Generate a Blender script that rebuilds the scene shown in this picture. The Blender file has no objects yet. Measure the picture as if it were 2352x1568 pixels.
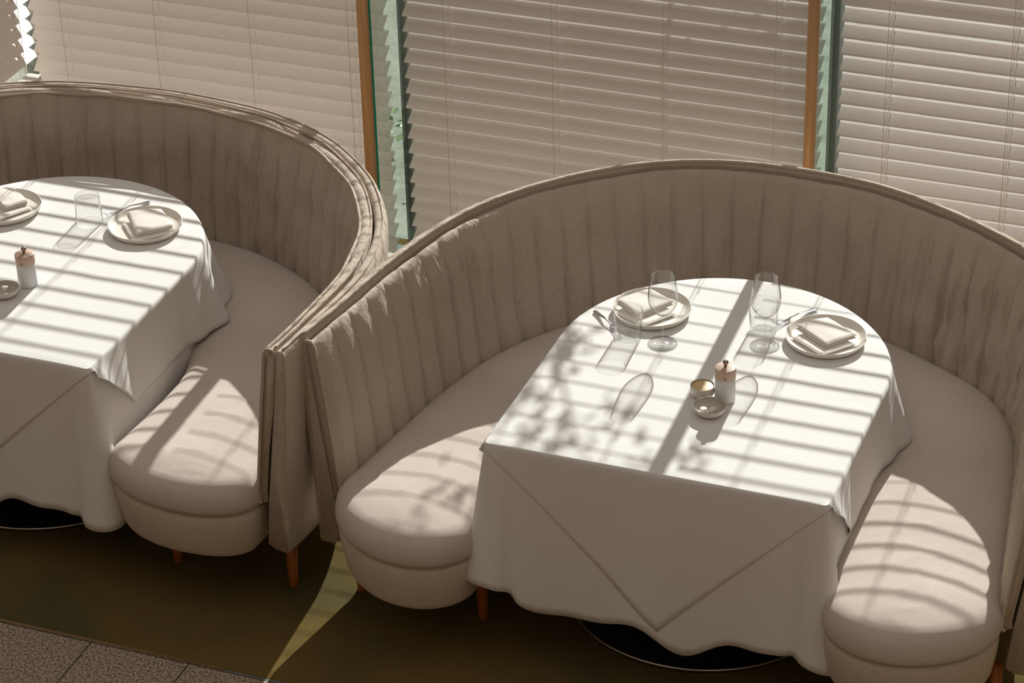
import bpy, bmesh, math, random
import numpy as np
from mathutils import Matrix, Vector, noise

S = bpy.context.scene
COL = S.collection
PI = math.pi
random.seed(7)

# ------------------------------------------------------------------ camera
F_PX = 6106.66
PITCH, YAW, ROLL = (math.radians(a) for a in (30.368, 21.583, -1.588))
fw = np.array([-math.sin(YAW) * math.cos(PITCH), math.cos(YAW) * math.cos(PITCH), -math.sin(PITCH)])
r0 = np.array([math.cos(YAW), math.sin(YAW), 0.0])
u0 = np.cross(r0, fw)
cr, sr = math.cos(ROLL), math.sin(ROLL)
rr = cr * r0 + sr * u0
uu = -sr * r0 + cr * u0
cam_data = bpy.data.cameras.new('camera')
cam_data.sensor_width = 36.0
cam_data.lens = F_PX / 2352 * 36.0
cam_data.clip_start = 0.1
cam_data.clip_end = 200
cam = bpy.data.objects.new('camera', cam_data)
COL.objects.link(cam)
cam.matrix_world = Matrix(((rr[0], uu[0], -fw[0], 0.0), (rr[1], uu[1], -fw[1], 0.0), (rr[2], uu[2], -fw[2], 4.85), (0, 0, 0, 1)))
S.camera = cam

# ------------------------------------------------------------------ world, sun, exposure
W = bpy.data.worlds.new('sky')
S.world = W
W.use_nodes = True
nt = W.node_tree
nt.nodes.clear()
nt.nodes # horizon is dim and warm, zenith brighter
wo = nt.nodes.new('ShaderNodeOutputWorld')
bg = nt.nodes.new('ShaderNodeBackground')
tc = nt.nodes.new('ShaderNodeTexCoord')
sx = nt.nodes.new('ShaderNodeSeparateXYZ')
cv = nt.nodes.new('ShaderNodeValToRGB')
cv.color_ramp.elements[0].position = 0.0
cv.color_ramp.elements[0].color = (0.25, 0.135, 0.050, 1)
cv.color_ramp.elements[1].position = 0.85
cv.color_ramp.elements[1].color = (1.38, 1.26, 1.18, 1)
nt.links.new(tc.outputs['Generated'], sx.inputs[0])
nt.links.new(sx.outputs['Z'], cv.inputs[0])
nt.links.new(cv.outputs[0], bg.inputs[0])
e_ = cv.color_ramp.elements.new(0.38)
e_.color = (0.40, 0.250, 0.130, 1)
bg.inputs[1].default_value = 0.335
nt.links.new(bg.outputs[0], wo.inputs[0])

SUN_EL = math.radians(28.6)
sun_data = bpy.data.lights.new('sun', 'SUN')
sun_data.energy = 6.4
sun_data.angle = math.radians(0.45)
sun_data.color = (1.0, 0.972, 0.935)
sun = bpy.data.objects.new('sun', sun_data)
COL.objects.link(sun)
sd = Vector((0.04 * math.cos(SUN_EL), -math.cos(SUN_EL), -math.sin(SUN_EL)))
sun.rotation_euler = sd.to_track_quat('-Z', 'Y').to_euler()
sun.location = (-2, 12, 6)

S.view_settings.view_transform = 'Standard'
S.view_settings.look = 'None'
S.view_settings.exposure = 0.0
S.view_settings.gamma = 1.0
S.view_settings.use_curve_mapping = False
S.cycles.transparent_max_bounces = 40


# ------------------------------------------------------------------ materials
def new_mat(name):
    m = bpy.data.materials.new(name)
    m.use_nodes = True
    n = m.node_tree
    b = n.nodes['Principled BSDF']
    return m, n, b


def plain(name, col, rough=0.6, metal=0.0, spec=0.5):
    m, n, b = new_mat(name)
    b.inputs['Base Color'].default_value = (*col, 1)
    b.inputs['Roughness'].default_value = rough
    b.inputs['Metallic'].default_value = metal
    b.inputs['Specular IOR Level'].default_value = spec
    return m


def nd(n, t, **kw):
    x = n.nodes.new(t)
    for k, v in kw.items():
        if hasattr(x, k):
            setattr(x, k, v)
        else:
            x.inputs[k].default_value = v
    return x


def coords(n, scale=(1, 1, 1), rot=(0, 0, 0)):
    t = n.nodes.new('ShaderNodeTexCoord')
    mp = n.nodes.new('ShaderNodeMapping')
    mp.inputs['Scale'].default_value = scale
    mp.inputs['Rotation'].default_value = rot
    n.links.new(t.outputs['Object'], mp.inputs[0])
    return mp.outputs[0]


def ramp(n, src, stops):
    c = n.nodes.new('ShaderNodeValToRGB')
    el = c.color_ramp.elements
    for i, (p, col) in enumerate(stops):
        e = el[i] if i < 2 else el.new(p)
        e.position = p
        e.color = (*col, 1)
    n.links.new(src, c.inputs[0])
    return c.outputs[0]


def bump(n, b, src, strength, dist, prev=None):
    bp = n.nodes.new('ShaderNodeBump')
    bp.inputs['Strength'].default_value = strength
    bp.inputs['Distance'].default_value = dist
    n.links.new(src, bp.inputs['Height'])
    if prev is not None:
        n.links.new(prev, bp.inputs['Normal'])
    n.links.new(bp.outputs[0], b.inputs['Normal'])
    return bp.outputs[0]


def fabric(name, c1, c2, vertical=True, weave=600.0, wr=0.25, bs=0.35):
    """heathered upholstery: fine streaks along the weave, woven bump, soft wrinkles"""
    m, n, b = new_mat(name)
    b.inputs['Roughness'].default_value = 0.92
    b.inputs['Specular IOR Level'].default_value = 0.18
    b.inputs['Sheen Weight'].default_value = 0.12
    b.inputs['Sheen Roughness'].default_value = 0.6
    sc = (480, 480, 55) if vertical else (330, 330, 330)
    a = nd(n, 'ShaderNodeTexNoise', Scale=1.0, Detail=3.0, Roughness=0.7)
    n.links.new(coords(n, sc), a.inputs['Vector'])
    d = nd(n, 'ShaderNodeTexNoise', Scale=5.0, Detail=3.0)
    n.links.new(coords(n), d.inputs['Vector'])
    ca = ramp(n, a.outputs['Fac'], [(0.3, c1), (0.7, c2)])
    mx = n.nodes.new('ShaderNodeMix')
    mx.data_type = 'RGBA'
    mx.blend_type = 'MULTIPLY'
    mx.inputs[0].default_value = 0.5
    n.links.new(ca, mx.inputs[6])
    cd = ramp(n, d.outputs['Fac'], [(0.3, (0.86, 0.85, 0.84)), (0.7, (1.0, 1.0, 1.0))])
    n.links.new(cd, mx.inputs[7])
    n.links.new(mx.outputs[2], b.inputs['Base Color'])
    w1 = nd(n, 'ShaderNodeTexWave', Scale=weave / 20, Distortion=1.0, Detail=1.0)
    w1.inputs['Detail Scale'].default_value = 3.0
    n.links.new(coords(n, (1, 1, 1), (0, 0, math.radians(35))), w1.inputs['Vector'])
    w2 = nd(n, 'ShaderNodeTexWave', Scale=weave / 20, Distortion=1.0, Detail=1.0)
    n.links.new(coords(n, (1, 1, 1), (0.6 if vertical else 0, 0, math.radians(-55))), w2.inputs['Vector'])
    ad = n.nodes.new('ShaderNodeMath')
    ad.operation = 'ADD'
    n.links.new(w1.outputs['Fac'], ad.inputs[0])
    n.links.new(w2.outputs['Fac'], ad.inputs[1])
    n1 = bump(n, b, ad.outputs[0], bs, 0.0012)
    n2 = bump(n, b, a.outputs['Fac'], 0.12, 0.0010, n1)
    if wr > 0:
        e = nd(n, 'ShaderNodeTexNoise', Scale=14.0, Detail=4.0, Distortion=0.6)
        n.links.new(coords(n, (1, 1, 0.45)), e.inputs['Vector'])
        bump(n, b, e.outputs['Fac'], wr, 0.02, n2)
    return m


M = {}
M['back'] = fabric('upholstery_back', (0.44, 0.362, 0.288), (0.66, 0.562, 0.463), True, 6000, 0.5, 0.06)
M['seat'] = fabric('upholstery_seat', (0.58, 0.495, 0.43), (0.74, 0.655, 0.585), False, 3600, 0.04, 0.22)
M['base'] = fabric('upholstery_base', (0.50, 0.415, 0.335), (0.74, 0.63, 0.52), True, 5000, 0.03, 0.1)


def linen(name, col, wr=0.12):
    m, n, b = new_mat(name)
    b.inputs['Base Color'].default_value = (*col, 1)
    b.inputs['Roughness'].default_value = 0.85
    b.inputs['Specular IOR Level'].default_value = 0.2
    e = nd(n, 'ShaderNodeTexNoise', Scale=5.0, Detail=4.0, Distortion=0.4)
    n.links.new(coords(n), e.inputs['Vector'])
    n1 = bump(n, b, e.outputs['Fac'], wr, 0.02)
    f = nd(n, 'ShaderNodeTexNoise', Scale=900.0, Detail=1.0)
    n.links.new(coords(n), f.inputs['Vector'])
    bump(n, b, f.outputs['Fac'], 0.12, 0.0006, n1)
    return m


M['cloth'] = linen('white_tablecloth', (0.83, 0.82, 0.80))
M['napkin'] = linen('napkin_linen', (0.86, 0.82, 0.76), 0.08)


def wood(name, c1, c2, rough=0.4, zs=2.0):
    m, n, b = new_mat(name)
    b.inputs['Roughness'].default_value = rough
    a = nd(n, 'ShaderNodeTexNoise', Scale=1.0, Detail=5.0, Roughness=0.6, Distortion=0.6)
    n.links.new(coords(n, (90, 90, zs)), a.inputs['Vector'])
    n.links.new(ramp(n, a.outputs['Fac'], [(0.3, c1), (0.7, c2)]), b.inputs['Base Color'])
    bump(n, b, a.outputs['Fac'], 0.15, 0.001)
    return m


M['post'] = wood('oiled_oak_post', (0.50, 0.27, 0.13), (0.66, 0.40, 0.21), 0.42)
M['leg'] = wood('orange_wood_leg', (0.30, 0.085, 0.018), (0.55, 0.20, 0.045), 0.35, 10)
M['millwood'] = wood('mill_beech', (0.58, 0.42, 0.31), (0.68, 0.51, 0.39), 0.5, 20)
M['board'] = wood('table_board', (0.30, 0.2, 0.12), (0.42, 0.3, 0.2), 0.6)

m, n, b = new_mat('blind_slat')
a = nd(n, 'ShaderNodeTexNoise', Scale=1.0, Detail=4.0, Roughness=0.65)
n.links.new(coords(n, (9, 160, 160)), a.inputs['Vector'])
n.links.new(ramp(n, a.outputs['Fac'], [(0.35, (0.78, 0.715, 0.675)), (0.65, (0.83, 0.765, 0.725))]), b.inputs['Base Color'])
b.inputs['Roughness'].default_value = 0.5
b.inputs['Specular IOR Level'].default_value = 0.35
dn = nd(n, 'ShaderNodeTexNoise', Scale=260.0, Detail=2.0)
n.links.new(coords(n), dn.inputs['Vector'])
bump(n, b, dn.outputs['Fac'], 0.12, 0.0008)
M['slat'] = m
M['cord'] = plain('blind_cord', (0.62, 0.58, 0.52), 0.8)
M['mullion'] = plain('anodised_mullion', (0.16, 0.185, 0.18), 0.45, 0.3)
M['rail'] = plain('blind_rail', (0.72, 0.69, 0.65), 0.5)
M['brass'] = plain('brass_trim', (0.50, 0.34, 0.17), 0.35, 0.9)
M['blackmetal'] = plain('black_lacquered_metal', (0.012, 0.012, 0.013), 0.16, 0.0, 0.6)
M['chrome'] = plain('steel_rim', (0.55, 0.53, 0.5), 0.22, 1.0)
M['steel'] = plain('cutlery_steel', (0.66, 0.66, 0.68), 0.17, 1.0)
M['knob'] = plain('mill_knob_metal', (0.42, 0.33, 0.29), 0.25, 1.0)
M['plate'] = plain('cream_stoneware', (0.80, 0.76, 0.68), 0.42)
M['dish'] = plain('warm_grey_glaze', (0.55, 0.50, 0.43), 0.3)
M['bowl'] = plain('cream_glaze', (0.74, 0.70, 0.64), 0.25)
M['butter'] = plain('butter_yellow', (0.72, 0.55, 0.27), 0.45)
M['tablet'] = plain('pressed_towel', (0.82, 0.80, 0.77), 0.9)
M['ink'] = plain('burnt_mark', (0.20, 0.10, 0.06), 0.7)
m, n, b = new_mat('white_ceramic_speckled')
a = nd(n, 'ShaderNodeTexNoise', Scale=240.0, Detail=2.0)
n.links.new(coords(n), a.inputs['Vector'])
n.links.new(ramp(n, a.outputs['Fac'], [(0.25, (0.70, 0.71, 0.71)), (0.6, (0.80, 0.80, 0.80))]), b.inputs['Base Color'])
b.inputs['Roughness'].default_value = 0.45
M['ceramic'] = m
M['leaf'] = plain('green_leaf', (0.20, 0.34, 0.12), 0.5)
M['bark'] = plain('bark', (0.22, 0.17, 0.12), 0.9)
M['plaster'] = plain('painted_plaster', (0.62, 0.57, 0.50), 0.8)

# carpet
m, n, b = new_mat('olive_carpet')
b.inputs['Roughness'].default_value = 1.0
b.inputs['Specular IOR Level'].default_value = 0.05
a = nd(n, 'ShaderNodeTexNoise', Scale=2.2, Detail=3.0, Roughness=0.55)
n.links.new(coords(n), a.inputs['Vector'])
f = nd(n, 'ShaderNodeTexNoise', Scale=330.0, Detail=2.0, Roughness=0.7)
n.links.new(coords(n), f.inputs['Vector'])
c1 = ramp(n, a.outputs['Fac'], [(0.34, (0.115, 0.098, 0.042)), (0.5, (0.165, 0.118, 0.042)), (0.66, (0.20, 0.135, 0.042))])
c2 = ramp(n, f.outputs['Fac'], [(0.3, (0.4, 0.4, 0.4)), (0.7, (1.4, 1.4, 1.4))])
mx = n.nodes.new('ShaderNodeMix')
mx.data_type = 'RGBA'
mx.blend_type = 'MULTIPLY'
mx.inputs[0].default_value = 1.0
n.links.new(c1, mx.inputs[6])
n.links.new(c2, mx.inputs[7])
n.links.new(mx.outputs[2], b.inputs['Base Color'])
bump(n, b, f.outputs['Fac'], 0.8, 0.004)
M['carpet'] = m

# granite tiles with joints on a 0.331 m grid in X
m, n, b = new_mat('granite_tiles')
b.inputs['Roughness'].default_value = 0.55
a = nd(n, 'ShaderNodeTexNoise', Scale=120.0, Detail=4.0, Roughness=0.75)
n.links.new(coords(n), a.inputs['Vector'])
c1 = ramp(n, a.outputs['Fac'], [(0.38, (0.07, 0.048, 0.03)), (0.5, (0.32, 0.25, 0.175)), (0.60, (0.54, 0.45, 0.34))])
t = n.nodes.new('ShaderNodeTexCoord')
sp = n.nodes.new('ShaderNodeSeparateXYZ')
n.links.new(t.outputs['Object'], sp.inputs[0])


def mth(n, op, x, y=None):
    q = n.nodes.new('ShaderNodeMath')
    q.operation = op
    for i, v in enumerate((x, y)):
        if v is None:
            continue
        if isinstance(v, (int, float)):
            q.inputs[i].default_value = v
        else:
            n.links.new(v, q.inputs[i])
    return q.outputs[0]


def joint(ax, off, per):
    v = mth(n, 'ADD', sp.outputs[ax], off)
    v = mth(n, 'DIVIDE', v, per)
    v = mth(n, 'FRACT', v)
    v = mth(n, 'SUBTRACT', v, 0.5)
    v = mth(n, 'ABSOLUTE', v)
    return mth(n, 'GREATER_THAN', v, 0.5 - 0.0022 / per)


jn = mth(n, 'MAXIMUM', joint('X', 3.619 + 20 * 0.331, 0.331), joint('Y', -5.60 + 20 * 0.662, 0.662))
mx = n.nodes.new('ShaderNodeMix')
mx.data_type = 'RGBA'
n.links.new(jn, mx.inputs[0])
n.links.new(c1, mx.inputs[6])
mx.inputs[7].default_value = (0.02, 0.016, 0.012, 1)
n.links.new(mx.outputs[2], b.inputs['Base Color'])
M['granite'] = m


def glass_mat(name, centre, edge, gloss=(1, 1, 1), ior=1.45, gmax=0.75, rough=0.0):
    m = bpy.data.materials.new(name)
    m.use_nodes = True
    n = m.node_tree
    n.nodes.clear()
    o = n.nodes.new('ShaderNodeOutputMaterial')
    mixs = n.nodes.new('ShaderNodeMixShader')
    tr = n.nodes.new('ShaderNodeBsdfTransparent')
    gl = n.nodes.new('ShaderNodeBsdfGlossy')
    gl.inputs['Roughness'].default_value = rough
    gl.inputs['Color'].default_value = (*gloss, 1)
    lw = n.nodes.new('ShaderNodeLayerWeight')
    lw.inputs['Blend'].default_value = 0.5
    n.links.new(ramp(n, lw.outputs['Facing'], [(0.0, centre), (0.60, centre), (0.84, tuple(0.5 * (a_ + b_) for a_, b_ in zip(centre, edge))), (1.0, edge)]), tr.inputs['Color'])
    lf = n.nodes.new('ShaderNodeLayerWeight')
    lf.inputs['Blend'].default_value = 0.5
    fp = n.nodes.new('ShaderNodeMath')
    fp.operation = 'POWER'
    n.links.new(lf.outputs['Facing'], fp.inputs[0])
    fp.inputs[1].default_value = 3.0
    fm = n.nodes.new('ShaderNodeMath')
    fm.operation = 'MULTIPLY_ADD'
    n.links.new(fp.outputs[0], fm.inputs[0])
    fm.inputs[1].default_value = gmax
    fm.inputs[2].default_value = 0.025
    n.links.new(fm.outputs[0], mixs.inputs[0])
    n.links.new(tr.outputs[0], mixs.inputs[1])
    n.links.new(gl.outputs[0], mixs.inputs[2])
    n.links.new(mixs.outputs[0], o.inputs[0])
    return m


M['glass'] = glass_mat('clear_glass', (0.978, 0.978, 0.975), (0.30, 0.30, 0.31), rough=0.035)
M['pane'] = glass_mat('window_glass', (0.95, 0.965, 0.955), (0.8, 0.85, 0.83), gmax=0.5)
M['finface'] = glass_mat('fin_glass', (0.84, 0.89, 0.865), (0.6, 0.78, 0.71), gmax=0.12)
m, n, b = new_mat('green_glass_edge')
b.inputs['Base Color'].default_value = (0.01, 0.42, 0.31, 1)
b.inputs['Roughness'].default_value = 0.15
M['finedge'] = m

# outside paving
m, n, b = new_mat('pale_paving')
a = nd(n, 'ShaderNodeTexNoise', Scale=9.0, Detail=6.0, Roughness=0.7)
n.links.new(coords(n), a.inputs['Vector'])
n.links.new(ramp(n, a.outputs['Fac'], [(0.35, (0.27, 0.275, 0.225)), (0.6, (0.45, 0.45, 0.40))]), b.inputs['Base Color'])
b.inputs['Roughness'].default_value = 0.9
M['paving'] = m


# ------------------------------------------------------------------ mesh helpers
def mesh_obj(name, V, Fc, mat, parent=None, smooth=True):
    me = bpy.data.meshes.new(name)
    me.from_pydata([tuple(map(float, v)) for v in V], [], [tuple(int(i) for i in f) for f in Fc])
    me.update()
    bmm = bmesh.new()
    bmm.from_mesh(me)
    bmesh.ops.recalc_face_normals(bmm, faces=bmm.faces)
    bmm.to_mesh(me)
    bmm.free()
    if smooth:
        me.polygons.foreach_set('use_smooth', [True] * len(me.polygons))
    for mm in (mat if isinstance(mat, (list, tuple)) else [mat]):
        me.materials.append(mm)
    o = bpy.data.objects.new(name, me)
    COL.objects.link(o)
    if parent is not None:
        o.parent = parent
    return o


def tag(o, label=None, cat=None, group=None, kind=None):
    if label: o['label'] = label
    if cat: o['category'] = cat
    if group: o['group'] = group
    if kind: o['kind'] = kind
    return o


def thing(name, loc, label, cat, group=None, kind=None, rz=0):
    o = bpy.data.objects.new(name, None)
    o.empty_display_size = 0.05
    COL.objects.link(o)
    o.location = loc
    o.rotation_euler = (0, 0, rz)
    return tag(o, label, cat, group, kind)


class MB:
    def __init__(s):
        s.V = []
        s.F = []

    def add(s, V, Fc):
        k = len(s.V)
        s.V += [tuple(v) for v in V]
        s.F += [tuple(i + k for i in f) for f in Fc]

    def box(s, x0, x1, y0, y1, z0, z1):
        V = [(x, y, z) for z in (z0, z1) for y in (y0, y1) for x in (x0, x1)]
        s.add(V, [(0, 2, 3, 1), (4, 5, 7, 6), (0, 1, 5, 4), (2, 6, 7, 3), (0, 4, 6, 2), (1, 3, 7, 5)])

    def tube(s, pts, r, seg=8, cap=True):
        P = [Vector(p) for p in pts]
        rad = r if isinstance(r, (list, tuple)) else [r] * len(P)
        V = []
        up = Vector((0, 0, 1))
        prevn = None
        for i, p in enumerate(P):
            t = (P[min(i + 1, len(P) - 1)] - P[max(i - 1, 0)]).normalized()
            if prevn is None:
                a = up if abs(t.z) < 0.9 else Vector((1, 0, 0))
                nn = (a - t * a.dot(t)).normalized()
            else:
                nn = (prevn - t * prevn.dot(t)).normalized()
            prevn = nn
            bb = t.cross(nn)
            for k in range(seg):
                a = 2 * PI * k / seg
                V.append(p + (nn * math.cos(a) + bb * math.sin(a)) * rad[i])
        Fc = []
        for i in range(len(P) - 1):
            for k in range(seg):
                k2 = (k + 1) % seg
                Fc.append((i * seg + k, i * seg + k2, (i + 1) * seg + k2, (i + 1) * seg + k))
        if cap:
            Fc.append(tuple(range(seg - 1, -1, -1)))
            Fc.append(tuple((len(P) - 1) * seg + k for k in range(seg)))
        s.add(V, Fc)

    def lathe(s, prof, seg=64, c=(0, 0, 0)):
        """prof: list of (r, z); r=0 points collapse to a pole"""
        V = []
        idx = []
        for r_, z_ in prof:
            if r_ < 1e-7:
                idx.append([len(V)] * seg)
                V.append((c[0], c[1], c[2] + z_))
            else:
                idx.append([len(V) + k for k in range(seg)])
                for k in range(seg):
                    a = 2 * PI * k / seg
                    V.append((c[0] + r_ * math.cos(a), c[1] + r_ * math.sin(a), c[2] + z_))
        Fc = []
        for i in range(len(prof) - 1):
            A, B = idx[i], idx[i + 1]
            for k in range(seg):
                k2 = (k + 1) % seg
                f = []
                for q in (A[k], A[k2], B[k2], B[k]):
                    if q not in f:
                        f.append(q)
                if len(f) > 2:
                    Fc.append(tuple(f))
        s.add(V, Fc)

    def build(s, name, mat, parent=None, smooth=True):
        return mesh_obj(name, s.V, s.F, mat, parent, smooth)


def smooth_prof(pts, n=6):
    """Catmull-Rom through profile points"""
    P = [np.array(p, float) for p in pts]
    P = [2 * P[0] - P[1]] + P + [2 * P[-1] - P[-2]]
    out = []
    for i in range(1, len(P) - 2):
        for k in range(n):
            t = k / n
            a, b_, c, d = P[i - 1], P[i], P[i + 1], P[i + 2]
            out.append(0.5 * ((2 * b_) + (c - a) * t + (2 * a - 5 * b_ + 4 * c - d) * t * t + (-a + 3 * b_ - 3 * c + d) * t ** 3))
    out.append(P[-2])
    return [tuple(map(float, q)) for q in out]


def bevelled(o, w=0.003, seg=2):
    md = o.modifiers.new('bevel', 'BEVEL')
    md.width = w
    md.segments = seg
    md.limit_method = 'ANGLE'
    return o


# ================================================================== SETTING
X0, X1 = -7.2, 1.6
mb = MB(); mb.box(X0, X1, 1.5, 5.604, -0.05, 0.0)
tag(mb.build('floor', M['granite'], None, False), 'speckled grey granite floor tiles with thin dark joints, in the lower left corner', None, None, 'structure')
mb = MB(); mb.box(X0, X1, 5.612, 8.30, -0.05, 0.0)
tag(mb.build('carpet', M['carpet'], None, False), 'dark olive wall-to-wall carpet under the banquettes and tables', 'carpet', None, 'structure')
mb = MB(); mb.box(X0, -3.17, 5.604, 5.612, -0.04, 0.0025)
tag(mb.build('trim_1', M['brass'], None, False), 'thin brass strip between carpet and granite tiles', None, None, 'structure')
mb = MB(); mb.box(-3.17, X1, 5.604, 5.612, -0.05, -0.001)
tag(mb.build('trim_2', M['mullion'], None, False), 'dark continuation of the strip between carpet and tiles', None, None, 'structure')

YG = 8.17
FINX = [-3.628, -2.016, -0.405, 1.206]
ZTOP = 4.2
# window bays
bays = [(-5.20, -3.645), (-3.617, -2.03), (-2.004, -0.42), (-0.392, 1.19)]
for i, (a, c) in enumerate(bays):
    mb = MB(); mb.box(a, c, YG + 0.002, YG + 0.012, 0.02, ZTOP)
    tag(mb.build('window_%d' % (i + 1), M['pane'], None, False), None, None, None, 'structure')
k = 3
for xm in [-5.215] + FINX:
    mb = MB(); mb.box(xm - 0.013, xm + 0.019, YG - 0.012, YG + 0.05, 0.0, ZTOP)
    o = tag(mb.build('trim_%d' % k, M['mullion'], None, False), None, None, None, 'structure'); k += 1
mb = MB(); mb.box(-5.2, X1, YG - 0.02, YG + 0.05, 0.0, 0.02)
tag(mb.build('trim_%d' % k, M['mullion'], None, False), None, None, None, 'structure'); k += 1
mb = MB(); mb.box(-5.2, X1, YG - 0.02, YG + 0.06, ZTOP, ZTOP + 0.3)
tag(mb.build('wall_back', M['plaster'], None, False), None, None, None, 'structure')
# return of the glazing at the left corner, then a wall carrying on to the left
mb = MB(); mb.box(-5.166, -5.158, 7.46, YG - 0.012, 0.06, ZTOP)
tag(mb.build('window_5', M['pane'], None, False), None, None, None, 'structure')
mb = MB(); mb.box(-5.18, -5.14, 7.42, 7.46, 0, ZTOP)
tag(mb.build('trim_%d' % k, M['mullion'], None, False), None, None, None, 'structure'); k += 1
mb = MB(); mb.box(X0, -5.18, 7.40, 7.48, 0, ZTOP)
tag(mb.build('wall_left', M['plaster'], None, False), None, None, None, 'structure')

# glass fins with wooden posts on their room edge
fin_words = ['left', 'right']
for i, xf in enumerate(FINX[:3]):
    mb = MB()
    mb.box(xf - 0.008, xf + 0.008, 7.885, YG - 0.013, 0.0, ZTOP)
    o = mb.build('glass_fin', [M['finface'], M['finedge']], None, False)
    for p in o.data.polygons:
        if p.normal.y < -0.9:
            p.material_index = 1
    lab = ['clear glass fin with a green edge behind the left wooden post',
           'clear glass fin behind the right wooden post, above the right banquette',
           'clear glass fin beyond the right edge of the view'][i]
    tag(o, lab, 'glass fin', 'glass fins on the window wall')
    mb = MB()
    hw, hd = (0.0195, 0.012) if i == 0 else (0.0200, 0.018)
    P = []
    for c_, s_, a0 in ((1, 1, 0), (-1, 1, 90), (-1, -1, 180), (1, -1, 270)):
        for q in range(6):
            a = math.radians(a0 + q * 18)
            rr_ = 0.004 if i == 0 else 0.0175
            P.append((c_ * (hw - rr_) + rr_ * math.cos(a), s_ * (hd - rr_) + rr_ * math.sin(a)))
    L = len(P)
    V = [(x, y, z) for z in (0.0, ZTOP) for x, y in P]
    Fc = [(q, (q + 1) % L, L + (q + 1) % L, L + q) for q in range(L)] + [tuple(range(L - 1, -1, -1)), tuple(range(L, 2 * L))]
    mb.add(V, Fc)
    o = mb.build('wooden_post', M['post'])
    o.location = (xf - 0.0175 if i == 0 else xf + 0.002, 7.8725 if i == 0 else 7.866, 0)
    lab = ['warm oak post standing behind the left banquette, beside a green glass edge',
           'warm rounded oak post rising behind the middle of the right banquette',
           'oak post beyond the right edge of the view'][i]
    tag(o, lab, 'post', 'wooden posts on the glass fins')


# ------------------------------------------------------------------ venetian blinds
def slat_section(tau, w=0.0668, th=0.0028, crown=0.0008, n=10):
    """closed cross-section in (depth, z); tau = tilt, room edge (negative depth) low"""
    up, dn = [], []
    for i in range(n + 1):
        t = -0.5 + i / n
        c = crown * (1 - (2 * t) ** 2)
        e = 1.0 if 0 < i < n else 0.45
        up.append((t * w, c + th / 2 * e))
        dn.append((t * w, c - th / 2 * e))
    pts = up + dn[::-1]
    ct, st = math.cos(tau), math.sin(tau)
    return [(y * ct - z * st, y * st + z * ct) for y, z in pts]


def venetian(name, xa, xb, yc, tip0, tau, cords, label, pitch=0.0605, z_lo=0.07, z_hi=3.9, tau_hi=None, rail_drop=0.9, crown=0.0008):
    tau_hi = tau if tau_hi is None else tau_hi
    root = thing(name, (0, 0, 0), label, 'window blind', 'venetian blinds along the glazing')
    sec = slat_section(tau, crown=crown)
    L = len(sec)
    zmin = min(z for y, z in sec)
    k0 = math.ceil((z_lo - tip0) / pitch)
    k1 = math.floor((z_hi - tip0) / pitch)
    mbs = MB()
    zc_list = []
    rnd = random.Random(sum(map(ord, label)))
    for kk in range(k0, k1 + 1):
        zc = tip0 + kk * pitch - zmin
        # unseen upper slats take another tilt, added to shape the tables' shadow stripes
        sec = slat_section(tau + (tau_hi - tau) * min(1.0, max(0.0, (zc - 1.28) / 0.15)), crown=crown)
        zc_list.append(zc)
        V = []
        ja = rnd.uniform(-0.002, 0.002)
        jz = rnd.uniform(-0.0006, 0.0006)
        for x in (xa + ja, xb + ja):
            for y, z in sec:
                V.append((x, yc + y, zc + z + jz))
        Fc = [(q, (q + 1) % L, L + (q + 1) % L, L + q) for q in range(L)] + [tuple(range(L - 1, -1, -1)), tuple(range(L, 2 * L))]
        mbs.add(V, Fc)
    sec = slat_section(tau, crown=crown)
    sl = mbs.build('slats', M['slat'], root, False)
    zb = zc_list[0] - pitch * rail_drop
    mr = MB(); mr.box(xa, xb, yc - 0.028, yc + 0.028, zb - 0.012, zb + 0.010)
    bevelled(mr.build('bottom_rail', M['rail'], root, False))
    mr = MB(); mr.box(xa, xb, yc - 0.03, yc + 0.03, z_hi + 0.03, z_hi + 0.08)
    bevelled(mr.build('head_rail', M['rail'], root, False))
    yi = min(y for y, z in sec) - 0.0015
    yo = max(y for y, z in sec) + 0.0015
    for cx_ in cords:
        mc = MB()
        for dy in (yi, yo):
            mc.tube([(cx_, yc + dy, zb), (cx_, yc + dy, z_hi + 0.03)], 0.0009, 5)
        # rungs under every slat
        ct, st = math.cos(tau), math.sin(tau)
        for zc in zc_list:
            pts = [(cx_ + 0.006, yc + y_ * ct + 0.003 * st, zc + y_ * st - 0.003 * ct) for y_ in (-0.035, 0.0, 0.035)]
            mc.tube(pts, 0.0007, 4)
        mc.build('ladder_cord', M['cord'], root)
        ml = MB()
        ml.tube([(cx_ + 0.012, yc, zb), (cx_ + 0.012, yc, z_hi + 0.03)], 0.0011, 5)
        # little slack loop of cord showing above each slat's slot
        for zc in zc_list:
            ml.tube([(cx_ + 0.012, yc - 0.001, zc + 0.003), (cx_ + 0.0150, yc - 0.006, zc + 0.010), (cx_ + 0.0165, yc - 0.004, zc + 0.022)], 0.0013, 5)
        ml.build('lift_cord', M['rail'], root)
    return root


T = math.radians
venetian('venetian_blind', -5.12, -3.642, 8.06, 0.9325, T(40), [-4.972, -4.573, -4.180, -3.782],
         'warm grey slatted blind behind the left banquette, slats closed tight', tau_hi=T(36), crown=0.0030)
venetian('venetian_blind', -3.566, -2.028, 8.06, 0.943, T(29.5), [-3.405, -2.995, -2.587, -2.185],
         'warm grey slatted blind between the two wooden posts', tau_hi=T(31), crown=0.0012)
venetian('venetian_blind', -1.962, -0.44, 8.06, 0.953, T(24.5), [-1.80, -1.385, -0.975, -0.57],
         'lighter slatted blind at the upper right, greenery showing in its gaps', tau_hi=T(36))
venetian('venetian_blind', -0.345, 1.17, 8.06, 0.934, T(24.5), [-0.19, 0.21, 0.62, 1.02],
         'slatted blind beyond the right edge of the view')
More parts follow.
